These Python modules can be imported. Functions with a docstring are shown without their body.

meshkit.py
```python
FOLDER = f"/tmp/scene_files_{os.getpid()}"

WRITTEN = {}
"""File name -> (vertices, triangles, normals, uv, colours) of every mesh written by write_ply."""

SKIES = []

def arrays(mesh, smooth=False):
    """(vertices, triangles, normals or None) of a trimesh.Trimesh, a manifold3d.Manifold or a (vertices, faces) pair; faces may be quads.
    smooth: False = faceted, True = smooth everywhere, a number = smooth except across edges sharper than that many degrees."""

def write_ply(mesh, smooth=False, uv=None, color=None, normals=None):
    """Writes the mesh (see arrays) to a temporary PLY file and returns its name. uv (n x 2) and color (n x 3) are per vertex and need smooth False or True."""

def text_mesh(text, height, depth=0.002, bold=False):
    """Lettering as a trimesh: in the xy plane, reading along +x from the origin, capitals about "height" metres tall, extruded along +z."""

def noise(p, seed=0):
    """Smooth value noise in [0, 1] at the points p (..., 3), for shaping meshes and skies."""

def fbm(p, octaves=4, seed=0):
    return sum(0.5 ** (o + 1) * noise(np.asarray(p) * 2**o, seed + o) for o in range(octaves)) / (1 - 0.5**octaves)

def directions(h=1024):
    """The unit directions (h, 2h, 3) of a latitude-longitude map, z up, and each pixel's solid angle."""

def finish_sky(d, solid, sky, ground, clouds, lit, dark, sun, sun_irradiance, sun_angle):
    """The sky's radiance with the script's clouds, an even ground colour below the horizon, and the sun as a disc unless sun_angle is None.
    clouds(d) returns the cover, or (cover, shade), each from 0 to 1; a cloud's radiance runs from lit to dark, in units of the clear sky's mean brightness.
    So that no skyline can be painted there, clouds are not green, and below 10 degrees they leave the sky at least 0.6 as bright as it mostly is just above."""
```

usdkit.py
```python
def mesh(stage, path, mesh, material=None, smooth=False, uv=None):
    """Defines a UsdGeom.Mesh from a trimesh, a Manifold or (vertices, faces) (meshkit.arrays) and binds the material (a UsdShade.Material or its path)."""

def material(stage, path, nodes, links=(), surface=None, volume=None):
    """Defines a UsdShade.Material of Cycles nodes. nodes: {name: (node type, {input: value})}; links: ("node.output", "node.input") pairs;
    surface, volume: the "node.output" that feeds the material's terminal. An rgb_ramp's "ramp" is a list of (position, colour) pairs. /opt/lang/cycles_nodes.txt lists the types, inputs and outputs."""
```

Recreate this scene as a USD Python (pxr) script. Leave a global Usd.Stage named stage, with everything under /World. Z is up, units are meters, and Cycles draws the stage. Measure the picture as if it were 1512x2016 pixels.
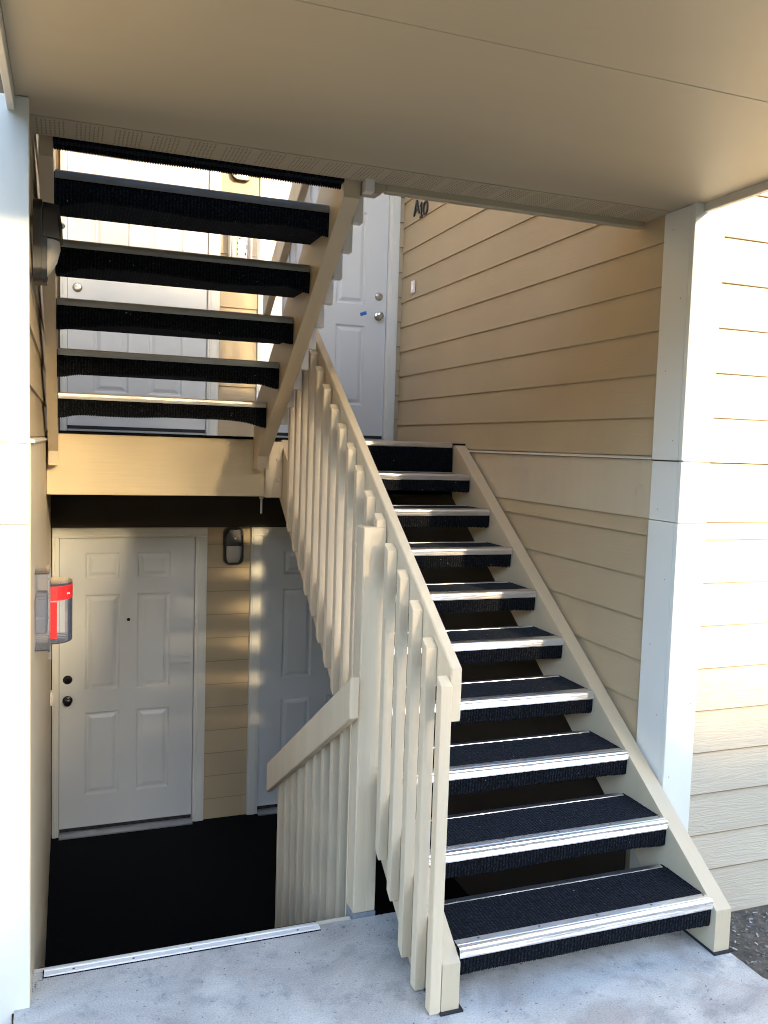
import math, random
import numpy as np, trimesh, shapely, shapely.geometry as sg
import usdkit, meshkit
from pxr import Usd, UsdGeom, UsdLux, UsdShade, Gf, Sdf

stage = Usd.Stage.CreateInMemory()
UsdGeom.SetStageUpAxis(stage, 'Z'); UsdGeom.SetStageMetersPerUnit(stage, 1.0)
UsdGeom.Xform.Define(stage, '/World'); UsdGeom.Scope.Define(stage, '/World/Looks')
rng = np.random.default_rng(7); random.seed(7)

# ------------------------------------------------------------------ camera, sky, sun, exposure
EXPOSURE = 3.12
SKY = 0.15
SUN = 0.68
THIN = 27000  # leaf count of the unseen crown that filters the sun
SUN_ELEV = math.radians(14.0)
SUN_AZ = math.radians(164.0)          # atan2(x, y) of the direction towards the sun

CAM = dict(x=.1012, y=-2.4108, z=1.851, yaw=-20.3377, pitch=-4.4303, roll=1.7933, f=1678.08)
def camera():
    y, t, r = (math.radians(CAM[k]) for k in ('yaw', 'pitch', 'roll'))
    fw = np.array([-math.sin(y)*math.cos(t), math.cos(y)*math.cos(t), math.sin(t)])
    rt = np.array([math.cos(y), math.sin(y), 0]); up = np.cross(rt, fw)
    R = math.cos(r)*rt + math.sin(r)*up; U = -math.sin(r)*rt + math.cos(r)*up
    c = UsdGeom.Camera.Define(stage, '/World/camera')
    m = Gf.Matrix4d(*R, 0, *U, 0, *(-fw), 0, CAM['x'], CAM['y'], CAM['z'], 1)
    c.AddTransformOp().Set(m)
    c.CreateHorizontalApertureAttr(36.0); c.CreateVerticalApertureAttr(48.0)
    c.CreateFocalLengthAttr(36.0*CAM['f']/1512)
    c.CreateClippingRangeAttr(Gf.Vec2f(.05, 1000))
    c.CreateExposureAttr(EXPOSURE)
camera()

sun_dir = np.array([math.cos(SUN_ELEV)*math.sin(SUN_AZ), math.cos(SUN_ELEV)*math.cos(SUN_AZ), math.sin(SUN_ELEV)])
sky_mat = usdkit.material(stage, '/World/Looks/sky', {
    'sky': ('sky_texture', {'sky_type': 'single_scattering', 'sun_disc': False, 'sun_elevation': SUN_ELEV, 'sun_rotation': SUN_AZ,
                            'altitude': 50.0, 'air_density': 1.0, 'aerosol_density': 1.0, 'ozone_density': 2.0}),
    'bg': ('background_shader', {'strength': SKY})}, [('sky.color', 'bg.color')], surface='bg.background')
dome = UsdLux.DomeLight.Define(stage, '/World/sky')
UsdShade.MaterialBindingAPI.Apply(dome.GetPrim()).Bind(sky_mat)
dome.GetPrim().SetCustomDataByKey('kind', 'structure')
sun = UsdLux.DistantLight.Define(stage, '/World/sun')
sun.CreateNormalizeAttr(True); sun.CreateIntensityAttr(SUN); sun.CreateAngleAttr(4.0)
sun.CreateColorAttr(Gf.Vec3f(1.0, .78, .47))
z = sun_dir; xx = np.cross([0, 0, 1.0], z); xx /= np.linalg.norm(xx); yy = np.cross(z, xx)
sun.AddTransformOp().Set(Gf.Matrix4d(*xx, 0, *yy, 0, *z, 0, 0, 0, 30, 1))

# ------------------------------------------------------------------ materials
def mat(name, color, rough=.5, var=.06, vscale=3.0, stretch=(1, 1, 1), bump=.0, bscale=60., bstretch=None, metallic=0., spec=.5, dirt=0., dscale=9., dcol=None, dlow=.58, rnd=0., extra=None):
    """Paint, wood, concrete...: colour with slow variation, stains of their own shape and fine relief."""
    c = np.array(color, float)
    n = {'g': ('geometry', {}), 'mp': ('mapping', {'scale': stretch}),
         'no': ('noise_texture', {'scale': vscale, 'detail': 5.0, 'roughness': .6}),
         'rp': ('rgb_ramp', {'ramp': [(.25, tuple(c*(1-var))), (.75, tuple(np.minimum(c*(1+var), .95)))]}),
         'p': ('principled_bsdf', {'roughness': rough, 'metallic': metallic, 'specular_ior_level': spec})}
    l = [('g.position', 'mp.vector'), ('mp.vector', 'no.vector'), ('no.fac', 'rp.fac')]
    col = 'rp.color'
    if dirt > 0:
        dc = tuple(dcol) if dcol is not None else tuple(c*.35)
        n['dn'] = ('noise_texture', {'scale': dscale, 'detail': 8.0, 'roughness': .68})
        n['dr'] = ('rgb_ramp', {'ramp': [(dlow, (0, 0, 0)), (min(dlow+.14, 1), (dirt, dirt, dirt))]})
        n['dm'] = ('mix', {'mix_type': 'mix', 'color2': dc})
        l += [('g.position', 'dn.vector'), ('dn.fac', 'dr.fac'), ('dr.color', 'dm.fac'), (col, 'dm.color1')]
        col = 'dm.color'
    if rnd > 0:
        n['oi'] = ('object_info', {})
        n['mr'] = ('map_range', {'from_min': 0., 'from_max': 1., 'to_min': 1-rnd, 'to_max': 1+rnd})
        n['vm'] = ('vector_math', {'math_type': 'scale'})
        l += [('oi.random', 'mr.value'), ('mr.result', 'vm.scale'), (col, 'vm.vector1')]
        col = 'vm.vector'
    l.append((col, 'p.base_color'))
    if bump > 0:
        n['bm'] = ('mapping', {'scale': bstretch or stretch})
        n['bn'] = ('noise_texture', {'scale': bscale, 'detail': 4.0, 'roughness': .6})
        n['b'] = ('bump', {'strength': bump, 'distance': .004})
        l += [('g.position', 'bm.vector'), ('bm.vector', 'bn.vector'), ('bn.fac', 'b.height'), ('b.normal', 'p.normal')]
    return usdkit.material(stage, '/World/Looks/'+name, n, l, surface='p.BSDF')

SID_SHADED = (.465, .362, .222)  # same paint as the front siding, darkened for the stairwell shade
def siding_mat(name, stretch, color=SID_SHADED, bump=.55):
    """Fibre-cement siding, embossed with a cedar grain that runs along the board."""
    c = np.array(color)
    n = {'g': ('geometry', {}), 'oi': ('object_info', {}),
         'off': ('vector_math', {'math_type': 'scale', 'vector1': (3.1, 5.7, 7.3)}), 'add': ('vector_math', {'math_type': 'add'}),
         'mp': ('mapping', {'scale': stretch}),
         'w': ('noise_texture', {'scale': 26., 'detail': 3.0, 'roughness': .55, 'distortion': 1.4}),
         'fr': ('math', {'math_type': 'multiply', 'value2': 7.0}), 'pp': ('math', {'math_type': 'pingpong', 'value2': .5}),
         'b': ('bump', {'strength': bump, 'distance': .0035}),
         'no': ('noise_texture', {'scale': 1.7, 'detail': 6.0, 'roughness': .6}),
         'rp': ('rgb_ramp', {'ramp': [(.25, tuple(c*.93)), (.75, tuple(c*1.05))]}),
         'mr': ('map_range', {'from_min': 0., 'from_max': 1., 'to_min': .955, 'to_max': 1.035}),
         'vm': ('vector_math', {'math_type': 'scale'}),
         'p': ('principled_bsdf', {'roughness': .55, 'specular_ior_level': .4})}
    l = [('oi.random', 'off.scale'), ('g.position', 'add.vector1'), ('off.vector', 'add.vector2'), ('add.vector', 'mp.vector'), ('mp.vector', 'w.vector'),
         ('w.fac', 'fr.value1'), ('fr.value', 'pp.value1'), ('pp.value', 'b.height'), ('b.normal', 'p.normal'),
         ('g.position', 'no.vector'), ('no.fac', 'rp.fac'), ('rp.color', 'vm.vector1'), ('oi.random', 'mr.value'), ('mr.result', 'vm.scale'), ('vm.vector', 'p.base_color')]
    return usdkit.material(stage, '/World/Looks/'+name, n, l, surface='p.BSDF')

M = {}
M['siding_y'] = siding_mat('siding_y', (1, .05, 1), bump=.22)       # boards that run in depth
M['siding_x'] = siding_mat('siding_x', (.05, 1, 1), color=(.58, .50, .375), bump=.6)  # front siding: same paint as the stairwell, without the added shade
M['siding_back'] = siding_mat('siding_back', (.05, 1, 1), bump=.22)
M['sheathing_lap_shade'] = mat('sheathing_lap_shade', (.20, .14, .08), .8)  # sheathing and nail brown, also used for the painted shadow lines at laps
M['trim'] = mat('trim', (.74, .73, .66), .45, .03, 4, (1, 1, .2), .12, 50, (1, 1, .1), dirt=.25, dscale=40, dlow=.70)
M['rail'] = mat('rail', (.665, .54, .37), .42, .08, 9, (1, 1, .08), .7, 45, (1, 1, .06), dirt=.45, dscale=30, dlow=.72, dcol=(.25, .2, .14), rnd=.03)
M['stringer'] = mat('stringer', (.58, .47, .315), .5, .06, 4, (1, .3, .3), .35, 40, (1, .2, .2), dirt=.35, dscale=14, dlow=.66, dcol=(.22, .18, .12))
M['beam'] = mat('beam', (.60, .475, .285), .45, .06, 3, (.25, 1, 1), .3, 40, (.06, 1, 1), dirt=.3, dscale=8, dlow=.66, dcol=(.33, .25, .14))  # same beige paint as its neighbours, yellowed for the warm light on it
M['door'] = mat('door', (.63, .64, .625), .38, .02, 2, (1, 1, .3), .10, 90, (1, 1, .2), dirt=.12, dscale=7, dlow=.68)
M['casing'] = mat('casing', (.70, .69, .63), .4, .03, 4, (1, 1, .3), .1, 60, (1, 1, .1), dirt=.2, dscale=14, dlow=.68)
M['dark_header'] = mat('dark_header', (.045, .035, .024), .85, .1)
M['soffit'] = mat('soffit', (.435, .37, .255), .5, .05, 2.2, (.35, 1, 1), .5, 9, (.18, 1, 1), dirt=.3, dscale=3.2, dlow=.60, dcol=(.36, .30, .20))
M['hole'] = mat('hole', (.17, .14, .09), .9)
M['fascia'] = mat('fascia', (.62, .58, .49), .5, .04, 4, dirt=.3, dscale=20, dlow=.62)
M['panel_wall'] = mat('panel_wall', (.55, .455, .315), .5, .06, 5, (1, 1, .1), .25, 30, (1, 1, .1), dirt=.3, dscale=9, dlow=.6)
M['deck'] = mat('deck', (.25, .2, .14), .8)
M['alu'] = mat('alu', (.83, .83, .85), .27, .05, 30, (.1, 1, 1), .15, 200, (.02, 1, 1), metallic=1.)
M['alu_worn'] = mat('alu_worn', (.62, .59, .55), .36, .16, 40, (.2, 1, 1), .2, 200, (.03, 1, 1), metallic=1.)
M['alu_shaded'] = mat('alu_shaded', (.33, .335, .345), .42, .2, 40, (.2, 1, 1), .2, 200, (.03, 1, 1), metallic=1.)  # same aluminium, with the shade on the upper strips put into its colour
M['alu_flat'] = mat('alu_flat', (.84, .85, .87), .5, .05, 30, (.1, 1, 1), .15, 200, (.02, 1, 1), metallic=.45)
M['screw'] = mat('screw', (.06, .06, .06), .5)
M['bronze'] = mat('bronze', (.022, .021, .024), .28, metallic=.7)
M['nickel'] = mat('nickel', (.50, .47, .42), .24, metallic=1.)
M['black'] = mat('black', (.012, .012, .013), .38, .2, 20)
M['rubber'] = mat('rubber', (.015, .015, .016), .75)
M['lens'] = mat('lens', (.46, .43, .38), .28, .05, 12)
M['tape'] = mat('tape', (.015, .13, .50), .6)
M['red'] = mat('red', (.62, .018, .02), .35)
M['white_plastic'] = mat('white_plastic', (.78, .77, .74), .4)
M['label_green'] = mat('label_green', (.42, .50, .10), .5)
M['grey_box'] = mat('grey_box', (.07, .08, .10), .5)
M['ink'] = mat('ink', (.015, .015, .015), .5)
M['sill'] = mat('sill', (.42, .43, .45), .35, metallic=.6)
M['grey_mortar'] = mat('grey_mortar', (.27, .29, .31), .9, .15, 30)
M['bark'] = mat('bark', (.09, .06, .04), .9, .3, 12)
M['neighbour'] = mat('neighbour', (.78, .54, .22), .7, .05)
M['roof'] = mat('roof', (.10, .09, .08), .9, .2)
M['pale_rail'] = mat('pale_rail', (.74, .69, .62), .45, .05, 5, (1, 1, .15), .4, 45, (1, 1, .06), rnd=.05)

def emis(name, color, strength):
    return usdkit.material(stage, '/World/Looks/'+name, {'e': ('emission', {'color': color, 'strength': strength}), 'p': ('principled_bsdf', {'base_color': (.7, .7, .66), 'roughness': .3}), 'a': ('add_closure', {})},
                           [('e.emission', 'a.closure1'), ('p.BSDF', 'a.closure2')], surface='a.closure')
M['bell_glow'] = emis('bell_glow', (1., .38, .10), .06)
M['lamp_glow'] = emis('lamp_glow', (1., .96, .88), .25)

def clear(name, tint):
    return usdkit.material(stage, '/World/Looks/'+name, {'t': ('transparent_bsdf', {'color': tint}), 'g': ('glossy_bsdf', {'color': (.9, .9, .95), 'roughness': .08}), 'f': ('fresnel', {'IOR': 1.22}), 'd': ('principled_bsdf', {'base_color': (.75, .76, .82), 'roughness': .2}),
         'm': ('mix_closure', {}), 'm2': ('mix_closure', {'fac': .025})},
        [('f.fac', 'm.fac'), ('t.BSDF', 'm.closure1'), ('g.BSDF', 'm.closure2'), ('m.closure', 'm2.closure1'), ('d.BSDF', 'm2.closure2')], surface='m2.closure')
M['clear'] = clear('clear', (.98, .98, .99))

def carpet_mat(name, c0, c1):
    """Black ribbed outdoor matting: looped yarn in rows, a few bluish lighter loops and specks of dust."""
    n = {'g': ('geometry', {}), 'mp': ('mapping', {'scale': (1., .62, .8)}),
         'v': ('voronoi_texture', {'scale': 118., 'randomness': .75}),
         'wn': ('wave_texture', {'wave_type': 'bands', 'bands_direction': 'x', 'scale': 24., 'distortion': 2.2, 'detail': 2.0, 'detail_scale': 9.0}),
         'mx': ('math', {'math_type': 'multiply_add', 'value2': .45}),
         'rp': ('rgb_ramp', {'ramp': [(.15, c1), (.75, c0)]}),
         'no': ('noise_texture', {'scale': 420., 'detail': 2.0}), 'nr': ('rgb_ramp', {'ramp': [(.70, (0, 0, 0)), (.78, (1, 1, 1))]}),
         'mm': ('mix', {'mix_type': 'mix', 'color2': tuple(np.array(c1)*3.2)}),
         'dn': ('noise_texture', {'scale': 70., 'detail': 1.0}), 'dr': ('rgb_ramp', {'ramp': [(.795, (0, 0, 0)), (.81, (1, 1, 1))]}),
         'm3': ('mix', {'mix_type': 'mix', 'color2': (.32, .33, .33)}),
         'b': ('bump', {'strength': .9, 'distance': .004, 'invert': True}),
         'p': ('principled_bsdf', {'roughness': .95, 'specular_ior_level': .1, 'sheen_weight': .05, 'sheen_roughness': .5, 'sheen_tint': (.5, .6, .8)})}
    l = [('g.position', 'mp.vector'), ('mp.vector', 'v.vector'), ('g.position', 'wn.vector'), ('wn.fac', 'mx.value1'), ('v.distance', 'mx.value3'), ('mx.value', 'rp.fac'),
         ('g.position', 'no.vector'), ('no.fac', 'nr.fac'), ('nr.color', 'mm.fac'), ('rp.color', 'mm.color1'), ('g.position', 'dn.vector'), ('dn.fac', 'dr.fac'), ('dr.color', 'm3.fac'), ('mm.color', 'm3.color1'),
         ('m3.color', 'p.base_color'), ('mx.value', 'b.height'), ('b.normal', 'p.normal')]
    return usdkit.material(stage, '/World/Looks/'+name, n, l, surface='p.BSDF')
M['carpet'] = carpet_mat('carpet', (.0018, .0020, .0027), (.019, .0215, .028))
M['carpet_plain'] = mat('carpet_plain', (.0055, .006, .0075), .95, .3, 60, bump=.5, bscale=180, spec=.1)

def concrete():
    """Old trowelled slab: pale worn patches, grey blotches, rusty smears, black specks and pits."""
    n = {'g': ('geometry', {}),
         'n1': ('noise_texture', {'scale': 2.1, 'detail': 8.0, 'roughness': .6, 'distortion': 1.2}), 'r1': ('rgb_ramp', {'ramp': [(.30, (.30, .295, .285)), (.45, (.42, .41, .392)), (.60, (.515, .505, .475)), (.72, (.57, .56, .53))]}),
         'n2': ('noise_texture', {'scale': 9., 'detail': 9.0, 'roughness': .7}), 'r2': ('rgb_ramp', {'ramp': [(.52, (0, 0, 0)), (.66, (.75, .75, .75))]}),
         'm2': ('mix', {'mix_type': 'mix', 'color2': (.27, .275, .28)}),
         'n3': ('noise_texture', {'scale': 46., 'detail': 5.0, 'roughness': .65}), 'r3': ('rgb_ramp', {'ramp': [(.63, (0, 0, 0)), (.69, (.9, .9, .9))]}),
         'm3': ('mix', {'mix_type': 'mix', 'color2': (.085, .085, .09)}),
         'n4': ('noise_texture', {'scale': 3.6, 'detail': 6.0, 'roughness': .6, 'distortion': .8}), 'r4': ('rgb_ramp', {'ramp': [(.54, (0, 0, 0)), (.70, (.6, .6, .6))]}),
         'm4': ('mix', {'mix_type': 'mix', 'color2': (.34, .29, .255)}),
         'n6': ('noise_texture', {'scale': 170., 'detail': 2.0}), 'r6': ('rgb_ramp', {'ramp': [(.3, (.82, .82, .82)), (.7, (1.12, 1.12, 1.12))]}), 'm6': ('mix', {'mix_type': 'multiply', 'fac': 1.0}),
         'n5': ('noise_texture', {'scale': 120., 'detail': 5.0, 'roughness': .7}), 'b': ('bump', {'strength': .6, 'distance': .004}), 'b2': ('bump', {'strength': .5, 'distance': .02}),
         'p': ('principled_bsdf', {'roughness': .75, 'specular_ior_level': .3})}
    l = [('g.position', k+'.vector') for k in ('n1', 'n2', 'n3', 'n4', 'n5', 'n6')]
    l += [('n%d.fac' % k, 'r%d.fac' % k) for k in (1, 2, 3, 4, 6)]
    l += [('r1.color', 'm4.color1'), ('r4.color', 'm4.fac'), ('m4.color', 'm2.color1'), ('r2.color', 'm2.fac'), ('m2.color', 'm3.color1'), ('r3.color', 'm3.fac'), ('m3.color', 'm6.color1'), ('r6.color', 'm6.color2'), ('m6.color', 'p.base_color'),
          ('n5.fac', 'b.height'), ('n1.fac', 'b2.height'), ('b2.normal', 'b.normal'), ('b.normal', 'p.normal')]
    return usdkit.material(stage, '/World/Looks/concrete', n, l, surface='p.BSDF')
M['concrete'] = concrete()

def dirt():
    n = {'g': ('geometry', {}), 'n1': ('noise_texture', {'scale': 14., 'detail': 10.0, 'roughness': .75}),
         'r1': ('rgb_ramp', {'ramp': [(.3, (.075, .062, .05)), (.55, (.18, .155, .125)), (.75, (.34, .30, .25))]}),
         'n2': ('noise_texture', {'scale': 90., 'detail': 5.0, 'roughness': .7}), 'b': ('bump', {'strength': 1.0, 'distance': .02}),
         'p': ('principled_bsdf', {'roughness': .95, 'specular_ior_level': .2})}
    return usdkit.material(stage, '/World/Looks/dirt', n, [('g.position', 'n1.vector'), ('g.position', 'n2.vector'), ('n1.fac', 'r1.fac'), ('r1.color', 'p.base_color'), ('n2.fac', 'b.height'), ('b.normal', 'p.normal')], surface='p.BSDF')
M['dirt'] = dirt()
M['yard'] = mat('yard', (.13, .105, .065), .95, .25, 2.0, bump=.8, bscale=30)
M['chips'] = mat('chips', (.20, .18, .155), .8, .5, 40, rnd=.3)
M['chips_pale'] = mat('chips_pale', (.42, .40, .36), .7, .3, 40)
def leaf():
    n = {'g': ('geometry', {}), 'no': ('noise_texture', {'scale': 2., 'detail': 3.}), 'rp': ('rgb_ramp', {'ramp': [(.3, (.035, .06, .015)), (.7, (.10, .12, .03))]}),
         'p': ('principled_bsdf', {'roughness': .5}), 't': ('translucent_bsdf', {}), 'm': ('mix_closure', {'fac': .35})}
    return usdkit.material(stage, '/World/Looks/leaf', n, [('g.position', 'no.vector'), ('no.fac', 'rp.fac'), ('rp.color', 'p.base_color'), ('rp.color', 't.color'), ('p.BSDF', 'm.closure1'), ('t.BSDF', 'm.closure2')], surface='m.closure')
M['leaf'] = leaf()

# ------------------------------------------------------------------ helpers
used = {}
def numbered(parent, name):
    k = parent + '/' + name
    if k not in used:
        used[k] = 0; return k
    used[k] += 1
    return '%s_%03d' % (k, used[k])

base_of = {}
def tag(prim, label=None, cat=None, group=None, kind=None):
    for k, v in (('label', label), ('category', cat), ('group', group), ('kind', kind)):
        if v: prim.SetCustomDataByKey(k, v)
    return prim

def thing(name, loc, label=None, cat=None, group=None, kind=None):
    path = numbered('/World', name)
    x = UsdGeom.Xform.Define(stage, path); x.AddTranslateOp().Set(Gf.Vec3d(*map(float, loc)))
    base_of[path] = np.array(loc, float)
    tag(x.GetPrim(), label, cat, group, kind)
    return path

def obj(name, mesh, m, parent=None, smooth=False, label=None, cat=None, group=None, kind=None):
    """One Mesh prim, given in world coordinates, under its thing or part."""
    path = numbered(parent or '/World', name)
    v, f, n = meshkit.arrays(mesh, False)
    off = np.zeros(3) if not parent else base_of[parent]
    t = trimesh.Trimesh(v - off, f, process=bool(smooth))
    p = usdkit.mesh(stage, path, t, M[m], smooth=smooth).GetPrim()
    base_of[path] = off
    tag(p, label, cat, group, kind)
    return path

def box(x0, x1, y0, y1, z0, z1):
    b = trimesh.creation.box((x1-x0, y1-y0, z1-z0)); b.apply_translation(((x0+x1)/2, (y0+y1)/2, (z0+z1)/2)); return b

def cbox(x0, x1, y0, y1, z0, z1, c=.004):
    """A box with chamfered edges."""
    v = []
    for sx in (0, 1):
        for sy in (0, 1):
            for sz in (0, 1):
                p = np.array([(x0, x1)[sx], (y0, y1)[sy], (z0, z1)[sz]]); d = np.array([1-2*sx, 1-2*sy, 1-2*sz])*c
                for k in range(3):
                    q = p + d; q[k] = p[k]; v.append(q)
    return trimesh.convex.convex_hull(np.array(v))

def cat(*m): return trimesh.util.concatenate([a for a in m])

def prism_x(poly, x0, x1, c=0.0):
    """(y, z) polygon extruded along x; convex polygons may have their long edges chamfered."""
    if c > 0:
        s = sg.Polygon(poly).buffer(-c, join_style=2)
        inner = np.array(s.exterior.coords)[:-1]; outer = np.array(poly)
        pts = [(x0, *p) for p in inner] + [(x1, *p) for p in inner] + [(x0+c, *p) for p in outer] + [(x1-c, *p) for p in outer]
        return trimesh.convex.convex_hull(np.array(pts, float))
    m = trimesh.creation.extrude_polygon(sg.Polygon(poly), x1-x0, engine='earcut')
    v = m.vertices.copy(); m.vertices = np.stack([v[:, 2]+x0, v[:, 0], v[:, 1]], 1)
    m.fix_normals(); return m

def prism_y(poly, y0, y1):
    """(x, z) polygon extruded along y."""
    m = trimesh.creation.extrude_polygon(sg.Polygon(poly), y1-y0, engine='earcut')
    v = m.vertices.copy(); m.vertices = np.stack([v[:, 0], v[:, 2]+y0, v[:, 1]], 1)
    m.fix_normals(); return m

def prism_z(poly, z0, z1):
    p = poly if isinstance(poly, sg.Polygon) else sg.Polygon(poly)
    m = trimesh.creation.extrude_polygon(p, z1-z0, engine='earcut'); m.apply_translation((0, 0, z0)); return m

def cyl(p0, p1, r, n=16):
    return trimesh.creation.cylinder(r, segment=[p0, p1], sections=n)

def lathe(profile, origin, axis, n=28):
    """profile: (radius, distance along axis)."""
    m = trimesh.creation.revolve(np.array(profile, float), sections=n)
    T = trimesh.geometry.align_vectors([0, 0, 1], axis); T[:3, 3] = origin
    m.apply_transform(T); m.fix_normals(); return m

def sweep_x(loops, xs):
    """Skin through equal loops of (y, z), one at each x, with end caps."""
    n = len(loops[0]); v = np.array([[(x, *p) for p in lp] for x, lp in zip(xs, loops)]).reshape(-1, 3); f = []
    for i in range(len(xs)-1):
        a = i*n + np.arange(n); b = i*n + (np.arange(n)+1) % n
        f.append(np.stack([a, b, b+n, a+n], 1))
    f = np.vstack(f); tri = np.vstack([f[:, [0, 1, 2]], f[:, [0, 2, 3]]])
    c0 = len(v); c1 = c0+1; L = (len(xs)-1)*n
    v = np.vstack([v, v[:n].mean(0), v[L:L+n].mean(0)])
    cap = [[c0, (k+1) % n, k] for k in range(n)] + [[c1, L+k, L+(k+1) % n] for k in range(n)]
    m = trimesh.Trimesh(v, np.vstack([tri, cap]), process=False); m.fix_normals(); return m

# ------------------------------------------------------------------ measures
ZL, ZM, ZU = -.914, 1.880, 3.005            # lower landing, middle landing, upper walkway
RISE, RUN, T1, N0 = .1867, .2730, .2001, .0202
XR, YF, YFB = 2.4465, .4392, .6295          # right wall, front plane, back edge of its corner board
YD = 3.706                                   # face of the doors
YE = .6253                                   # edge of the entry slab
SOF = 2.857
EAVE = -.95                                  # how far the walkway overhead comes out
LAPS_UP = [1.826 + .1836*k for k in range(0, 25)]
LAPS_LOW = [1.501 - .1835*k for k in range(0, 14)]

# ------------------------------------------------------------------ ground
pit = sg.box(-.30, .62, 2.75, 3.95)
ground = sg.box(-150, -150, 150, 150).difference(pit)
def sheet(poly, z0):
    v, f = trimesh.creation.triangulate_polygon(poly, engine='earcut')
    return trimesh.Trimesh(np.column_stack([v, np.full(len(v), z0)]), f, process=False)
g = sheet(ground, -.165)
if g.face_normals[:, 2].mean() < 0: g.invert()
tag(stage.GetPrimAtPath(obj('ground', g, 'dirt')), kind='structure')
yard = sheet(sg.box(-60, -60, 60, -1.72), -.155)
if yard.face_normals[:, 2].mean() < 0: yard.invert()
tag(stage.GetPrimAtPath(obj('yard', yard, 'yard')), kind='structure')

slab_poly = sg.Polygon([(-.066, YE), (-.066, -1.7), (7., -1.7), (7., -.62), (2.50, -.30), (2.436, -.165), (2.434, .06), (2.434, YE)])
sl = prism_z(slab_poly.buffer(-.006, join_style=1), -.172, 0.)
obj('entry_slab', sl, 'concrete', kind='structure')
obj('pit_wall', box(-.25, 2.70, .42, YE-.004, ZL-.12, -.1725), 'grey_mortar', kind='structure')
obj('lower_landing', box(-.25, 2.70, YE+.001, YD+.25, ZL-.12, ZL), 'carpet_plain', kind='structure')

# ------------------------------------------------------------------ siding
def lap_lines_y(parent, x, sgn, y0, y1, laps):
    obj('lap_joints', cat(*[prism_y([(x+sgn*.0119, a-.0006), (x+sgn*.0119, a+.0022), (x+sgn*.004, a+.0022), (x+sgn*.004, a-.0006)], y0, y1) for a in laps]), 'sheathing_lap_shade', parent, kind='stuff')
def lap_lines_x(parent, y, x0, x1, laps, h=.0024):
    obj('lap_joints', cat(*[prism_x([(y-.0119, a-.0006), (y-.0119, a+h), (y-.004, a+h), (y-.004, a-.0006)], x0, x1) for a in laps]), 'sheathing_lap_shade', parent, kind='stuff')  # dark strips painted in as the shadow lines under the laps
def boards_along_y(parent, x, sgn, y0, y1, laps, top, m='siding_y'):
    """Lap siding on a wall facing sgn*x: every board a wedge, thick at its lower edge."""
    zs = sorted(laps) + [top]
    for a, b in zip(zs[:-1], zs[1:]):
        pr = [(x+sgn*.0095, a), (x+sgn*.0015, b+.002), (x-sgn*.006, b+.002), (x-sgn*.006, a)]
        obj('siding_board', prism_y(pr, y0, y1), m, parent)
def boards_along_x(parent, y, x0, x1, laps, top, m='siding_x'):
    zs = sorted(laps) + [top]
    for a, b in zip(zs[:-1], zs[1:]):
        pr = [(y-.0115, a), (y-.0015, b+.002), (y+.006, b+.002), (y+.006, a)]
        obj('siding_board', prism_x(pr, x0, x1), m, parent)
    lap_lines_x(parent, y, x0, x1, zs[:-1])

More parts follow.
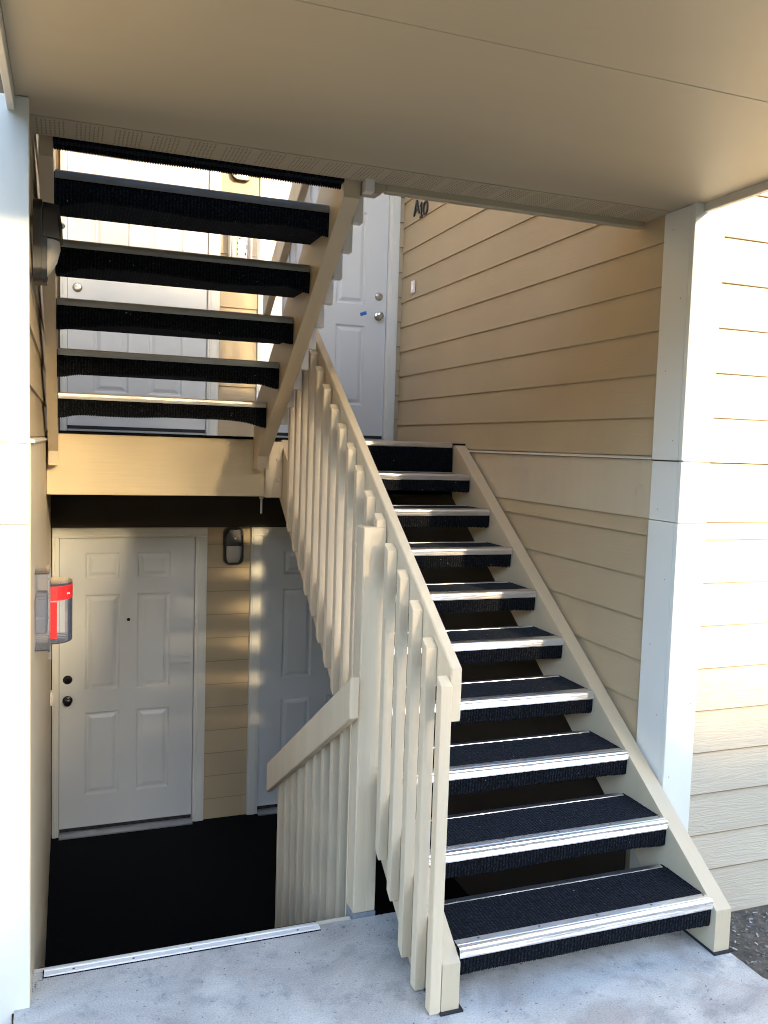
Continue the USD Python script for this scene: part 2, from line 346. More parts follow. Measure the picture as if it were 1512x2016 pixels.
# right wall of the stairwell
rw = thing('stairwell_wall', (XR, 2.0, ZL), 'tan lap siding wall running back along the right of the ascending flight', 'wall')
obj('sheathing', box(XR+.014, XR+.13, YF+.03, YD+.3, ZL, 6.42), 'sheathing_lap_shade', rw)
boards_along_y(rw, XR+.012, -1, YFB+.002, YD+.1, [z for z in LAPS_UP if z > 1.9] + [1.846], 6.4)
obj('band_board', box(XR+.003, XR+.016, YFB+.002, YD+.1, 1.5750, 1.826), 'panel_wall', rw)
obj('flashing', prism_y([(XR-.006, 1.829), (XR-.006, 1.834), (XR+.014, 1.845), (XR+.014, 1.829)], YFB+.002, YD+.1), 'fascia', rw)
boards_along_y(rw, XR+.012, -1, YFB+.002, YD+.1, LAPS_LOW, 1.5735)
bot1 = lambda y: .1662 + .70*y - .346
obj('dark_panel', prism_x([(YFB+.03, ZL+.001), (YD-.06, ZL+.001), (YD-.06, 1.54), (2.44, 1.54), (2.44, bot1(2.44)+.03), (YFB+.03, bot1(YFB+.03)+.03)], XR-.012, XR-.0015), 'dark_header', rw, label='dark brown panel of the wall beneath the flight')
for a, b, off in ((1.829, SOF-.002, -.004), (1.573, 1.823, 0.), (-.12, 1.570, -.003)):
    obj('corner_board', cbox(XR+off, XR+.02, YF+.0215, YFB+off*.5, a, b, .002), 'trim', rw)

# front wall to the right of the stairs
fw = thing('front_wall', (4.5, YF, -.17), 'sunlit pale lap siding front wall right of the stair opening', 'wall')
obj('sheathing', box(XR+.03, 9.0, YF+.024, YF+.16, -.4, 6.42), 'sheathing_lap_shade', fw)
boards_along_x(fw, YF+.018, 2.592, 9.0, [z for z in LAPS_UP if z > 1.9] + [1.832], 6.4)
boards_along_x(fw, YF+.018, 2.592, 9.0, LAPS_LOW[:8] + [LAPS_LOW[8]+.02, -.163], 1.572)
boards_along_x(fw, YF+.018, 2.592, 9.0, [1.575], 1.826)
obj('flashing', prism_x([(YF-.008, 1.8265), (YF-.008, 1.830), (YF+.015, 1.8345), (YF+.015, 1.8265)], 2.4465, 9.0), 'fascia', fw)
for a, b, off in ((1.831, SOF+.02, .004), (1.573, 1.824, 0.), (-.12, 1.570, .003)):
    obj('corner_board', cbox(XR-off, 2.590, YF-off, YF+.021, a, b, .002), 'trim', fw)

# left wall of the stairwell
XL = -.012
lw = thing('stairwell_wall', (XL, 2.0, ZL), 'narrow sliver of tan wall along the left edge, beside the descending steps', 'wall')
obj('sheathing', box(XL-.2, XL-.014, YF+.03, YD+.3, ZL, 6.42), 'sheathing_lap_shade', lw)
boards_along_y(lw, XL-.012, 1, YF+.03, YD+.1, [z for z in LAPS_UP if z > 1.9] + [1.846], 6.4)
obj('flashing', prism_y([(XL+.012, 1.827), (XL+.012, 1.834), (XL-.014, 1.845), (XL-.014, 1.827)], YF+.03, 2.35), 'fascia', lw)
obj('wall_panel', box(XL-.013, XL, YF+.03, YD+.1, ZL, 1.8265), 'panel_wall', lw)
# front wall left of the opening (only its corner board shows)
lf = thing('front_wall', (-1.5, YF, -.17), 'bright white trim boards at the left edge of the opening', 'wall')
obj('sheathing', box(-5.0, -.03, YF+.024, YF+.16, -.4, 6.42), 'sheathing_lap_shade', lf)
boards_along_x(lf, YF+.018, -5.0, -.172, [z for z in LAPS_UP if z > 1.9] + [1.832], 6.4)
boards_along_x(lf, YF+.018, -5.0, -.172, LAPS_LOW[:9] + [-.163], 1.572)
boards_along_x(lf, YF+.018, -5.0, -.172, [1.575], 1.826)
obj('corner_board', cbox(-.17, -.0145, YF-.004, YF+.028, 1.829, SOF-.002, .002), 'trim', lf)
obj('corner_board', cbox(-.17, -.0158, YF-.001, YF+.026, 1.5755, 1.8245, .002), 'trim', lf)
obj('corner_board', prism_y([(-.17, -.16), (-.069, -.16), (-.069, -.011), (-.0145, -.003), (-.0145, 1.573), (-.17, 1.573)], YF-.003, YF+.027), 'trim', lf)
obj('flashing', prism_x([(YF-.008, 1.8255), (YF-.008, 1.828), (YF+.015, 1.8285), (YF+.015, 1.8255)], -5., -.014), 'fascia', lf)

# back wall: lower and upper storey
bl = thing('back_wall', (1.2, YD, ZL), 'strip of tan siding between the two lower doors under the dark header', 'wall')
obj('sheathing', box(XL-.1, XR+.1, YD+.024, YD+.2, ZL, 1.52), 'sheathing_lap_shade', bl)
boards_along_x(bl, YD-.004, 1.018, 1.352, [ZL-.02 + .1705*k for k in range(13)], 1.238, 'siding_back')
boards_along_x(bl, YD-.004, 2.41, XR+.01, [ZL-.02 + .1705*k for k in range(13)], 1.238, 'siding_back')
obj('header_board', box(XL, XR+.01, YD-.058, YD+.02, 1.2385, 1.53), 'dark_header', bl, label='dark brown board above the lower doors')
bu = thing('back_wall', (1.2, YD, ZM), 'strip of tan siding between the two upper doors at the middle landing', 'wall')
obj('sheathing', box(XL-.1, XR+.1, YD+.024, YD+.2, 1.53, 6.42), 'sheathing_lap_shade', bu)
up_laps = [1.87 + .1836*k for k in range(24)]
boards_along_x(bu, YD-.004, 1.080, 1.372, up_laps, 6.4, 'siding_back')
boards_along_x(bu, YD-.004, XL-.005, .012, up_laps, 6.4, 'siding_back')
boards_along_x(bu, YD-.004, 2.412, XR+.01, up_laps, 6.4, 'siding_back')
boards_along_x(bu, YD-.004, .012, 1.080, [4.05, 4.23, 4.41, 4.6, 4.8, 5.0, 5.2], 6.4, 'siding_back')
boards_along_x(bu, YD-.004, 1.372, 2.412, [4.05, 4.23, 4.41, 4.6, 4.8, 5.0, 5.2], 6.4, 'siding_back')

# roof over the upper storey
rf = thing('building_roof', (1.2, 2.2, 6.42), 'roof slab over the stairwell, high above the frame', 'roof')
obj('roof_slab', box(-5.2, 9.2, YF-.12, YD+.6, 6.425, 6.6), 'soffit', rf)
obj('roof_cover', prism_x([(YF-.2, 6.602), (YD+.7, 6.602), (YD+.7, 6.75), ((YF+YD)/2, 7.6)], -5.3, 9.3), 'roof', rf)

# ------------------------------------------------------------------ walkway overhead with its soffit
wk = thing('overhead_walkway', (1.2, 0, SOF), 'beige painted plywood underside of the walkway overhead across the top', 'walkway')
SEAM = -.4289
obj('soffit_panel', cbox(-.053, 2.480, SEAM+.0009, .585, SOF, SOF+.018, .0015), 'soffit', wk)
obj('soffit_panel', cbox(-.053, 2.480, EAVE, SEAM-.0009, SOF, SOF+.018, .0015), 'soffit', wk)
obj('vent_strip', box(-.053, 2.480, .587, .764, SOF-.0015, SOF+.018), 'soffit', wk)
holes = []
disc = trimesh.creation.cylinder(.0023, .001, sections=6)
for gx in np.arange(.0, 2.43, .0135):
    col = int(round(gx/.0135)) % 9
    if col in (7, 8): continue
    for gy in np.arange(.605, .757, .0155):
        d = disc.copy(); d.apply_translation((gx + rng.normal(0, .0006), gy + .006*(int(gx/.0135) % 2), SOF-.0019)); holes.append(d)
obj('vent_holes', cat(*holes), 'hole', wk, kind='stuff')
obj('floor_deck', box(-.05, 2.478, EAVE+.02, .760, SOF+.0185, ZU-.01), 'deck', wk)
obj('fascia_board', cbox(-.074, -.0535, EAVE, YF-.005, SOF-.047, ZU+.05, .002), 'fascia', wk)
obj('fascia_board', cbox(2.4805, 2.503, EAVE, YF-.006, SOF-.034, ZU+.05, .002), 'fascia', wk)
obj('fascia_board', cbox(-.074, 2.503, EAVE-.024, EAVE-.002, SOF-.03, ZU+.05, .002), 'fascia', wk)
obj('drip_trim', cbox(1.246, XR-.003, .7655, .802, SOF-.029, SOF+.018, .004), 'soffit', wk)
obj('trim_block', prism_y([(1.162, SOF-.040), (1.222, SOF-.040), (1.245, SOF-.024), (1.245, SOF+.018), (1.162, SOF+.018)], .7655, .83), 'soffit', wk)

def ragged(x, amp=.004, period=.0085, seed=0):
    return amp*np.sin(2*np.pi*x/period + 1.3*np.sin(x*37+seed)) + .006*(meshkit.noise(np.stack([x*6, x*0+seed*3.1, x*0], -1), seed)-.5)

xs = np.arange(.046, 1.079, .0021)
rg = ragged(xs, .0032, .0088, 3)
dip = .0
obj('carpet_drape', sweep_x([[(.766, ZU+.004), (.80, ZU+.006), (.815, ZU-.01), (.8145, SOF-.028+r), (.808, SOF-.030+r), (.802, SOF-.012), (.766, SOF-.012)] for r in rg], xs), 'carpet', wk)
obj('floor_carpet', box(-.05, 2.478, EAVE+.02, .7655, ZU-.009, ZU+.004), 'carpet_plain', wk)
# unseen picket guard added above the frame to thin the sun on the doors
gd = thing('walkway_guard', (1.2, .70, ZU), 'unseen picket guard on the inner walkway edge above, added to thin the sun', 'guard')
for k in range(10):
    obj('baluster', cbox(1.22+.13*k, 1.258+.13*k, .70, .738, ZU+.006, ZU+.95, .002), 'rail', gd)
obj('guard_rail', cbox(1.18, 2.442, .66, .76, ZU+.952, ZU+.99, .004), 'rail', gd)

# ------------------------------------------------------------------ middle landing
YB = 2.40
ml = thing('middle_landing', (1.2, 3.0, 1.54), 'middle landing with beige front beam tinted for warm light and black carpet edge', 'landing')
obj('beam', cbox(XL+.002, 1.150, YB, YB+.06, 1.541, 1.864, .003), 'beam', ml)
obj('rim_block', cbox(1.1515, 1.2470, YB-.024, YB+.06, 1.536, 1.855, .003), 'rail', ml)
for zz in (1.754, 1.638):
    obj('bolt_head', lathe([(0, 0), (.013, 0), (.013, .004), (.008, .007), (0, .007)], (1.221, YB-.024, zz), (0, -1, 0), 10), 'rail', ml)
obj('rim_board', box(1.249, 2.44, 2.478, 2.51, 1.60, 1.862), 'beam', ml)
obj('deck', box(XL+.002, XR-.002, 2.515, YD-.06, 1.78, 1.864), 'deck', ml)
obj('ceiling', box(XL+.002, XR-.002, YB+.061, YD-.06, 1.545, 1.56), 'dark_header', ml)
xs = np.arange(XL+.002, XR-.004, .004)
obj('landing_carpet', cat(box(XL+.003, XR-.003, 2.47, YD-.052, 1.865, ZM), box(XL+.003, 1.2475, YB-.006, 2.469, 1.865, ZM-.002)), 'carpet_plain', ml)
obj('riser_carpet', box(1.315, 2.357, 2.470, 2.4775, 1.70, 1.868), 'carpet', ml)
obj('nosing_strip', prism_x([(2.470, 1.8505), (2.4675, 1.856), (2.4675, 1.876), (2.4725, 1.883), (2.510, 1.884), (2.510, 1.8815), (2.478, 1.8805), (2.478, 1.8505)], 1.30, 2.352), 'alu_worn', ml)
obj('hanger_pin', cat(cyl((1.155, 2.5, 1.545), (1.155, 2.5, 1.435), .0065, 10), cyl((1.155, 2.5, 1.54), (1.155, 2.5, 1.52), .013, 10)), 'fascia', ml)

# ------------------------------------------------------------------ treads
def tread_loops(y0, y1, ztop, xs, seed, sag=0., face=+1, thick=.098):
    """Carpet-wrapped plank. y0: nosing edge (lower y when face=+1); its lower hem is ragged and dips at the ends."""
    L = []
    w = xs[-1]-xs[0]
    hem = ragged(xs, .0026, .0082, seed)
    d = np.minimum(xs-xs[0], xs[-1]-xs)
    dips = -sag*np.exp(-(d/.07)**2) + .3*sag*np.sin(np.linspace(0, 9, len(xs))+seed)
    side = .003*np.sin(2*np.pi*xs/.0078)
    for i in range(len(xs)):
        h = hem[i]+dips[i]; b = ztop-thick
        e = .004*np.sin(i*2.6+seed) if i in (0, len(xs)-1) else 0
        L.append([(y1, ztop-.001), (y0+.012, ztop-.001), (y0+.004, ztop-.004), (y0, ztop-.014), (y0+.001, ztop-.05), (y0+.004, b+.004+h), (y0+.010, b-.002+h), (y0+.022, b+.004), (y1-.012, b+.006), (y1, b+.014)])
    return L

def side_scallops(x, y0, y1, ztop, sgn, seed):
    """The cut edge of the matting: a row of loops along the side of the tread top."""
    out = []
    r = np.random.default_rng(seed)
    for yy in np.arange(y0+.045, y1-.03, .0088):
        s = trimesh.creation.icosphere(1, .0048); s.apply_scale((1.0, .9, .8)); s.apply_translation((x+sgn*(.001+r.normal(0, .0007)), yy+r.normal(0, .0008), ztop-.0045)); out.append(s)
    return cat(*out)

def nosing(x0, x1, y0, ztop, s=1, drop=.033, back=.046):
    """Ribbed aluminium nosing: flat flange, groove, rounded bull nose. s=-1 turns it round."""
    P = [(back, .0012), (back, .0034), (.018, .0036), (.0165, .0022), (.0145, .0022), (.013, .0042), (.006, .0042), (.0005, .0022), (-.0028, -.0025), (-.0040, -.0085)]
    zz = -.0085
    while zz > -drop+.003:
        P += [(-.0046, zz-.0018), (-.0038, zz-.0036)]; zz -= .0036
    P += [(-.0036, -drop), (-.0012, -drop), (-.0012, -.006), (.004, .0)]
    P = [(y0+s*a, ztop+b) for a, b in P]
    return prism_x(P, x0, x1)

def screws(pts):
    o = []
    for p in pts:
        c = trimesh.creation.cylinder(.0042, .0012, sections=8); c.apply_translation(p); o.append(c)
    return cat(*o)

X0, X1 = 1.3131, 2.3592
fl = thing('stair_flight', (1.85, 0, 0), 'open flight of black carpeted treads rising from the slab to the middle landing', 'stairs')
slope = .700
def stringer1(x0, x1):
    top = lambda y: .1662 + slope*y
    return prism_x([(0, .004), (.24, .004), (.262, top(.262)-.346), (2.466, top(2.466)-.346), (2.466, 1.868), (2.44, 1.868), (0, .1662)], x0, x1)
for a, b in ((1.2485, X0-.001), (X1+.001, 2.4300)):
    s = obj('stringer', stringer1(a, b), 'stringer', fl)
    obj('foot_pad', box(a-.006, b+.012, -.012, .18, .0005, .0075), 'rubber', s)
for k in range(9):
    y0 = N0 + RUN*k; zt = T1 + RISE*k; y1 = y0 + .288
    xs = np.arange(X0+.002, X1-.001, .0036 if k < 5 else .006)
    t = obj('tread', box(X0, X1, y0+.02, y1-.008, zt-.088, zt-.006), 'deck', fl)
    c = obj('tread_carpet', sweep_x(tread_loops(y0, y1, zt, xs, k+1, .004), xs), 'carpet', t, smooth=40)
    if k < 6:
        obj('carpet_edge', cat(side_scallops(X1-.004, y0, y1, zt, 1, k), side_scallops(X0+.004, y0, y1, zt, -1, k+50)), 'carpet', t, smooth=True)
    m = 'alu' if k < 5 else 'alu_worn'
    obj('nosing_strip', nosing(X0+.004, X1-.003, y0-.0015, zt), m, t)
    obj('back_strip', prism_x([(y1-.026, zt+.0006), (y1-.025, zt+.0034), (y1-.001, zt+.0034), (y1+.003, zt-.001), (y1+.003, zt-.012), (y1+.001, zt-.012), (y1, zt+.0006)], X0+.004, X1-.02), m, t)
    sx = [X0+.09+.235*i for i in range(5)]
    obj('screws', screws([(x, y0+.034, zt+.004) for x in sx] + [(x+.03, y1-.014, zt+.0038) for x in sx]), 'screw', t, kind='stuff')
    obj('tread_bracket', box(X1-.004, X1+.0005, y0+.07, y1-.06, zt-.116, zt-.096), 'stringer', t)

# flight of steps going down from the slab
fd = thing('stair_flight', (.55, YE, 0), 'short carpeted flight going down behind the slab edge with one aluminium strip', 'stairs')
obj('edge_strip', prism_x([(YE-.040, .0028), (YE-.039, .0075), (YE-.016, .0078), (YE-.0145, .006), (YE-.012, .0084), (YE-.003, .0080), (YE+.004, .004), (YE+.005, -.03), (YE+.003, -.03), (YE+.001, .0028)], .024, 1.006), 'alu_flat', fd)
xs = np.arange(.020, 1.010, .0035)
obj('edge_carpet', sweep_x([[(YE-.044+.0018*math.sin(x*2*math.pi/.008), .0004), (YE-.044+.0018*math.sin(x*2*math.pi/.008), .0030), (YE+.002, .0026), (YE+.003, -.05), (YE+.0006, -.05), (YE+.0004, .0004)] for x in xs], xs), 'carpet', fd)
obj('screws', screws([(.12+.2*i, YE-.027, .0078) for i in range(5)]), 'screw', fd, kind='stuff')
obj('timber_edge', box(XL+.001, 1.144, YE+.0065, YE+.03, -.12, -.006), 'fascia', fd)
for k in range(1, 5):
    y0 = YE+.03 + .273*(k-1); zt = -.1828*k
    t = obj('tread', box(XL+.003, 1.10, y0+.006, y0+.30, zt-.09, zt-.006), 'deck', fd)
    obj('tread_carpet', cbox(XL+.002, 1.101, y0, y0+.305, zt-.1, zt-.001, .006), 'carpet_plain', t)

# upper flight, rising towards the viewer
fu = thing('stair_flight', (.56, 2.3, ZM), 'upper open flight seen from below with ragged black carpet hems', 'stairs')
U0, HU, RU = 2.0645, .1863, .2733
def stringer2(x0, x1):
    top = lambda y: ZM + .385 + .684*(2.0645-y)
    bot = lambda y: top(y) - .346
    yb = 2.398
    return prism_x([(yb, 1.700), (yb-.115, 1.700), (yb-.118, bot(yb-.118)), (.785, bot(.785)), (.785, SOF+.016), (.90, SOF+.10), (1.1, top(1.1)), (yb, top(yb))], x0, x1)
obj('stringer', stringer2(1.0810, 1.1465), 'stringer', fu)
obj('stringer', stringer2(.0005, .0470), 'stringer', fu)
for j in range(1, 6):
    yn = U0 - (j-1)*RU; zt = ZM + .1465 + .034 + (j-1)*HU
    xs = np.arange(.0475, 1.0800, .0026)
    t = obj('tread', box(.048, 1.0798, yn+.02, yn+.285, zt-.085, zt-.006), 'deck', fu)
    obj('tread_carpet', sweep_x(tread_loops(yn, yn+.30, zt, xs, j+20, .024, thick=.100), xs), 'carpet', t, smooth=40)
    obj('edge_strip', prism_x([(yn+.03, zt+.0008), (yn+.03, zt+.003), (yn+.002, zt+.003), (yn-.0035, zt-.002), (yn-.0045, zt-.014), (yn-.003, zt-.028), (yn-.0008, zt-.028), (yn-.0008, zt+.0008)], .050, 1.0775), 'alu_worn' if j < 2 else 'alu_shaded', t)

# ------------------------------------------------------------------ railings
def baluster(x0, x1, yb, zt, zb, bev=.026, c=.0022):
    """Square picket with both ends cut on the slant; yb: its rear face."""
    yf = yb - (x1-x0)
    return prism_x([(yb, zt), (yf, zt-bev), (yf, zb), (yb, zb+(bev if zb > .012 else .002))], x0, x1, c)
def rail_board(x0, x1, y0, z0, y1, z1, h, c=.004):
    return prism_x([(y0, z0-h), (y0, z0), (y1, z1), (y1, z1-h)], x0, x1, c)

r1 = thing('stair_railing', (1.24, 1.1, 0), 'tan wooden railing with square pickets along the left of the ascending flight', 'railing')
obj('handrail', rail_board(1.2480, 1.2850, .014, 1.156-.011*.708, 2.385, 1.156+.708*2.36, .172), 'rail', r1)
for k in range(17):
    yb = .040 + .1292*k
    if abs(yb-.686) < .02: pass
    zt = 1.130 + .703*(yb-.039); zb = max(.004, .183 + .705*(yb-.422))
    if k == 2: zb = .045
    obj('baluster', baluster(1.2085+rng.normal(0, .0008), 1.2465, yb+rng.normal(0, .003), zt+rng.normal(0, .004), zb+(rng.normal(0, .004) if k > 2 else 0)), 'rail', r1)

r0 = thing('stair_railing', (1.14, 1.2, 0), 'lower railing with thick newel post beside the steps going down', 'railing')
newel = obj('newel_post', cbox(1.1520, 1.2440, .6340, .7250, .012, 1.540, .004), 'rail', r0)
obj('post_base', box(1.1530, 1.2450, .6330, .7260, -.16, .011), 'grey_mortar', newel)
obj('handrail', rail_board(1.1065, 1.1440, .612, .968, 2.00, .968-.609*1.388, .160), 'rail', r0)
for k in range(10):
    yb = .715 + .1315*k
    obj('baluster', baluster(1.1455, 1.1830 if k else 1.1515, yb, .968-.609*(yb-.612)-.03, max(ZL+.02, -.2-.66*(yb-YE)), .02), 'rail', r0)

r2 = thing('stair_railing', (1.15, 1.6, ZM), 'railing of the upper flight, its pickets stepping out below the stringer', 'railing')
obj('handrail', rail_board(1.1085, 1.1462, 2.35, 2.70, .80, 2.70+.64*1.55, .172), 'rail', r2)
for k in range(11):
    yb = .745 + .1290*k
    zb = 2.712 - .668*(yb-.869-.02)
    obj('baluster', baluster(1.1480, 1.1860, yb+.02, min(zb+1.0, 3.75), zb, .0, .0015) if False else prism_x([(yb+.019, zb), (yb-.019, zb+.002), (yb-.019, zb+.98), (yb+.019, zb+.98)], 1.1480, 1.1860, .002), 'pale_rail', r2)

# ------------------------------------------------------------------ doors
def door_leaf(x0, z0, w, h, y, parent):
    """Steel door leaf with six embossed panels, each a sub-part."""
    cols = [(.165, .392), (w-.392, w-.165)]; rows = [(.225, .815), (.968, 1.640), (1.750, 1.930)]
    gx = sorted({0, w, *[c for p in cols for c in p]}); gz = sorted({0, h, *[c for p in rows for c in p]})
    V, F = [], []
    def quad(a, b, c, d):
        i = len(V); V.extend([a, b, c, d]); F.extend([[i, i+1, i+2], [i, i+2, i+3]])
    pan = {(c, r) for c in cols for r in rows}
    for i in range(len(gx)-1):
        for j in range(len(gz)-1):
            if ((gx[i], gx[i+1]), (gz[j], gz[j+1])) in pan: continue
            quad((x0+gx[i], y, z0+gz[j]), (x0+gx[i+1], y, z0+gz[j]), (x0+gx[i+1], y, z0+gz[j+1]), (x0+gx[i], y, z0+gz[j+1]))
    rim = box(x0, x0+w, y+.001, y+.04, z0, z0+h)
    lf_ = obj('leaf', cat(trimesh.Trimesh(V, F, process=False), rim) if False else trimesh.Trimesh(V, F, process=False), 'door', parent)
    obj('leaf_core', box(x0, x0+w, y+.0135, y+.042, z0, z0+h), 'door', lf_)
    for (a, b) in cols:
        for (c, d) in rows:
            V, F = [], []
            rings = [(0, 0), (.003, .003), (.012, .0115), (.021, .0118), (.036, .0050), (.046, .0015)]
            R = [[(x0+a+i, y+dp, z0+c+i), (x0+b-i, y+dp, z0+c+i), (x0+b-i, y+dp, z0+d-i), (x0+a+i, y+dp, z0+d-i)] for i, dp in rings]
            for r, s in zip(R[:-1], R[1:]):
                for k in range(4): quad(r[k], r[(k+1) % 4], s[(k+1) % 4], s[k])
            quad(*R[-1])
            obj('door_panel', trimesh.Trimesh(V, F, process=False), 'door', lf_)
    return lf_

def knobset(x, z, y, m, parent):
    obj('deadbolt', lathe([(0, 0), (.030, 0), (.031, .004), (.028, .010), (.024, .012), (.022, .019), (.014, .020), (.013, .017), (0, .017)], (x, y, z+.145), (0, -1, 0)), m, parent, smooth=30)
    obj('door_knob', lathe([(0, 0), (.032, 0), (.033, .004), (.029, .009), (.015, .013), (.012, .028), (.017, .034), (.025, .042), (.027, .052), (.023, .061), (.013, .065), (.011, .062), (0, .062)], (x, y, z), (0, -1, 0)), m, parent, smooth=30)

def door(x0, z0, w, label, hinge, m, zk, xk, top_visible=True, cl=.072, cr=.072):
    d = thing('front_door', (x0+w/2, YD, z0), label, 'door')
    zb, h = z0+.045, 2.03
    y = YD
    door_leaf(x0, zb, w, h, y, d)
    yo = YD-.034                                    # casing face
    # jambs with their stops
    obj('jamb', cbox(x0-.022, x0-.003, yo+.004, YD+.06, z0, zb+h+.004, .002), 'casing', d)
    obj('jamb', cbox(x0+w+.003, x0+w+.022, yo+.004, YD+.06, z0, zb+h+.004, .002), 'casing', d)
    obj('head_jamb', cbox(x0-.022, x0+w+.022, yo+.004, YD+.06, zb+h+.005, zb+h+.024, .002), 'casing', d)
    def casing(poly): return prism_y(poly, yo, yo+.02)
    zt = zb+h+.014
    def profile(xa, xb):
        return cat(cbox(xa, xb, yo, YD+.02, z0, zt-.001, .003), cbox(min(xa, xb)+.012, max(xa, xb)-.012, yo-.004, yo+.001, z0+.001, zt-.003, .002))
    obj('casing', profile(x0-.012-cl, x0-.014), 'casing', d)
    obj('casing', profile(x0+w+.014, x0+w+.012+cr), 'casing', d)
    obj('head_casing', cat(cbox(x0-.012-cl, x0+w+.012+cr, yo, YD+.02, zt, zt+.064, .003), cbox(x0-.012-cl+.01, x0+w+.012+cr-.01, yo-.004, yo+.001, zt+.012, zt+.054, .002)), 'casing', d)
    obj('door_sweep', box(x0+.004, x0+w-.004, YD-.004, YD+.03, z0+.022, zb-.001), 'rubber', d)
    obj('threshold', prism_x([(YD-.075, z0+.001), (YD-.075, z0+.010), (YD-.03, z0+.021), (YD+.03, z0+.021), (YD+.03, z0+.001)], x0-.001, x0+w+.001), 'sill', d)
    knobset(xk, zk, YD, m, d)
    return d

d1 = door(.041, ZL, .900, 'lower left white six-panel door with dark bronze knob and peephole', 'r', 'bronze', .040, .094, cl=.034)
obj('peephole', lathe([(0, 0), (.011, 0), (.0115, .003), (.008, .005), (0, .004)], (.492, YD, .588), (0, -1, 0), 14), 'bronze', d1)
d2 = door(1.425, ZL, .914, 'lower right white door half hidden behind the railing pickets', 'r', 'bronze', .040, 2.28, cl=.072, cr=.05)
d3 = door(.088, ZM, .914, 'upper left white door seen between the treads of the upper flight', 'l', 'nickel', 2.690, .149, cl=.034, cr=.070)
d4 = door(1.4185, ZM, .914, 'upper right white door with satin knob and blue tape, at the head of the flight', 'l', 'nickel', 2.819, 2.273, cl=.050, cr=.070)

tp = box(-.026, .026, -.0008, 0, -.0125, .0125); tp.apply_transform(trimesh.transformations.rotation_matrix(math.radians(-20), (0, 1, 0))); tp.apply_translation((2.155, YD-.0006, 2.829))
obj('painters_tape', tp, 'tape', label='small scrap of blue tape stuck on the upper right door beside its knob', cat='tape')

# ------------------------------------------------------------------ wall lamps
def rrect(w, h, r):
    return sg.box(-w/2+r, -h/2+r, w/2-r, h/2-r).buffer(r, 8)
def lamp(name, loc, rot, label, lens='lens'):
    """Wall pack: black back plate, hood above with a sensor, frosted lens below. Local: u right, v out of the wall, w up."""
    T = np.eye(4); T[:3, :3] = np.array(rot).T; T[:3, 3] = loc
    t = thing(name, loc, label, 'wall lamp')
    def put(n, m, mt, smooth=35):
        m = m.copy(); m.apply_transform(T); m.fix_normals(); return obj(n, m, mt, t, smooth)
    def ext(poly, v0, v1):
        m = trimesh.creation.extrude_polygon(poly, v1-v0, engine='earcut'); v = m.vertices.copy(); m.vertices = np.stack([v[:, 0], v[:, 2]+v0, v[:, 1]], 1); return m
    W, H = .143, .268
    put('back_plate', ext(rrect(W, H, .045), .001, .028), 'black')
    hood = []
    for u, w_, v in [(-W/2+.006, .010, .03), (W/2-.006, .010, .03), (-W/2+.006, H/2-.045, .03), (W/2-.006, H/2-.045, .03), (-.035, H/2-.008, .03), (.035, H/2-.008, .03),
                     (-W/2+.010, .008, .082), (W/2-.010, .008, .082), (-W/2+.012, H/2-.055, .074), (W/2-.012, H/2-.055, .074), (-.035, H/2-.012, .078), (.035, H/2-.012, .078), (-.04, .008, .092), (.04, .008, .092), (-.04, .05, .090), (.04, .05, .090)]:
        hood.append((u, v, w_))
    put('hood', trimesh.convex.convex_hull(np.array(hood)), 'black')
    pts = []
    for wz, dep, hw in [(.006, .082, W/2-.018), (-.02, .084, W/2-.018), (-.06, .074, W/2-.019), (-.095, .055, W/2-.024), (-.118, .034, W/2-.036)]:
        for a in np.linspace(-1, 1, 9):
            pts.append((hw*a, .028+(dep-.028)*math.sqrt(max(0, 1-.75*a*a)), wz)); pts.append((hw*a, .0285, wz))
    put('lens', trimesh.convex.convex_hull(np.array(pts)), lens)
    rim = rrect(W, H, .045).difference(rrect(W-.026, H-.026, .036)).intersection(sg.box(-W, -H, W, .006))
    put('lens_rim', ext(rim, .0285, .044), 'black')
    s = trimesh.creation.icosphere(2, .0095); s.apply_translation((0, .089, .062)); put('sensor', s, 'white_plastic', True)
    return t
lamp('wall_lamp', (1.2085, YD-.016, 1.101), [(1, 0, 0), (0, -1, 0), (0, 0, 1)], 'black wall lamp with frosted lens between the two lower doors')
lamp('wall_lamp', (1.2225, YD-.016, 3.795), [(1, 0, 0), (0, -1, 0), (0, 0, 1)], 'wall lamp between the upper doors, its bright white lens just under the top carpet', 'lamp_glow')
lamp('wall_lamp', (XL, .70, 2.487), [(0, 1, 0), (1, 0, 0), (0, 0, 1)], 'black wall lamp seen edge on at the upper left, over the white trim')

# ------------------------------------------------------------------ fire extinguisher covers
ex = thing('extinguisher_cover', (XL, .86, 1.10), 'clear plastic cover with a red band on the left wall', 'extinguisher cover')
ya, yb = .755, .955
def tube_frame(x0, x1, y0, y1, z0, z1, t):
    return cat(box(x0, x1, y0, y1, z0, z0+t), box(x0, x1, y0, y1, z1-t, z1), box(x0, x1, y0, y0+t, z0+t, z1-t), box(x0, x1, y1-t, y1, z0+t, z1-t))
obj('frame', tube_frame(XL+.001, .037, ya, yb, 1.097, 1.372, .004), 'clear', ex)
for zz in (1.352, 1.298, 1.286, 1.150, 1.138, 1.215):
    obj('frame_rib', cbox(XL+.002, .036, ya-.004, ya-.0005, zz-.003, zz+.003, .001), 'clear', ex)
obj('frame_flange', cbox(.033, .039, ya-.004, yb+.004, 1.093, 1.376, .0015), 'clear', ex)
dome_prof = lambda r: [(.0395, ya+.008), *[(.0395 + .074*math.sin(a)**.8, ya+.008+r*(1-math.cos(a))/2) for a in np.linspace(.25, math.pi-.25, 14)], (.0395, ya+.008+r)]
outer = sg.Polygon(dome_prof(.184)); inner = outer.buffer(-.0025)
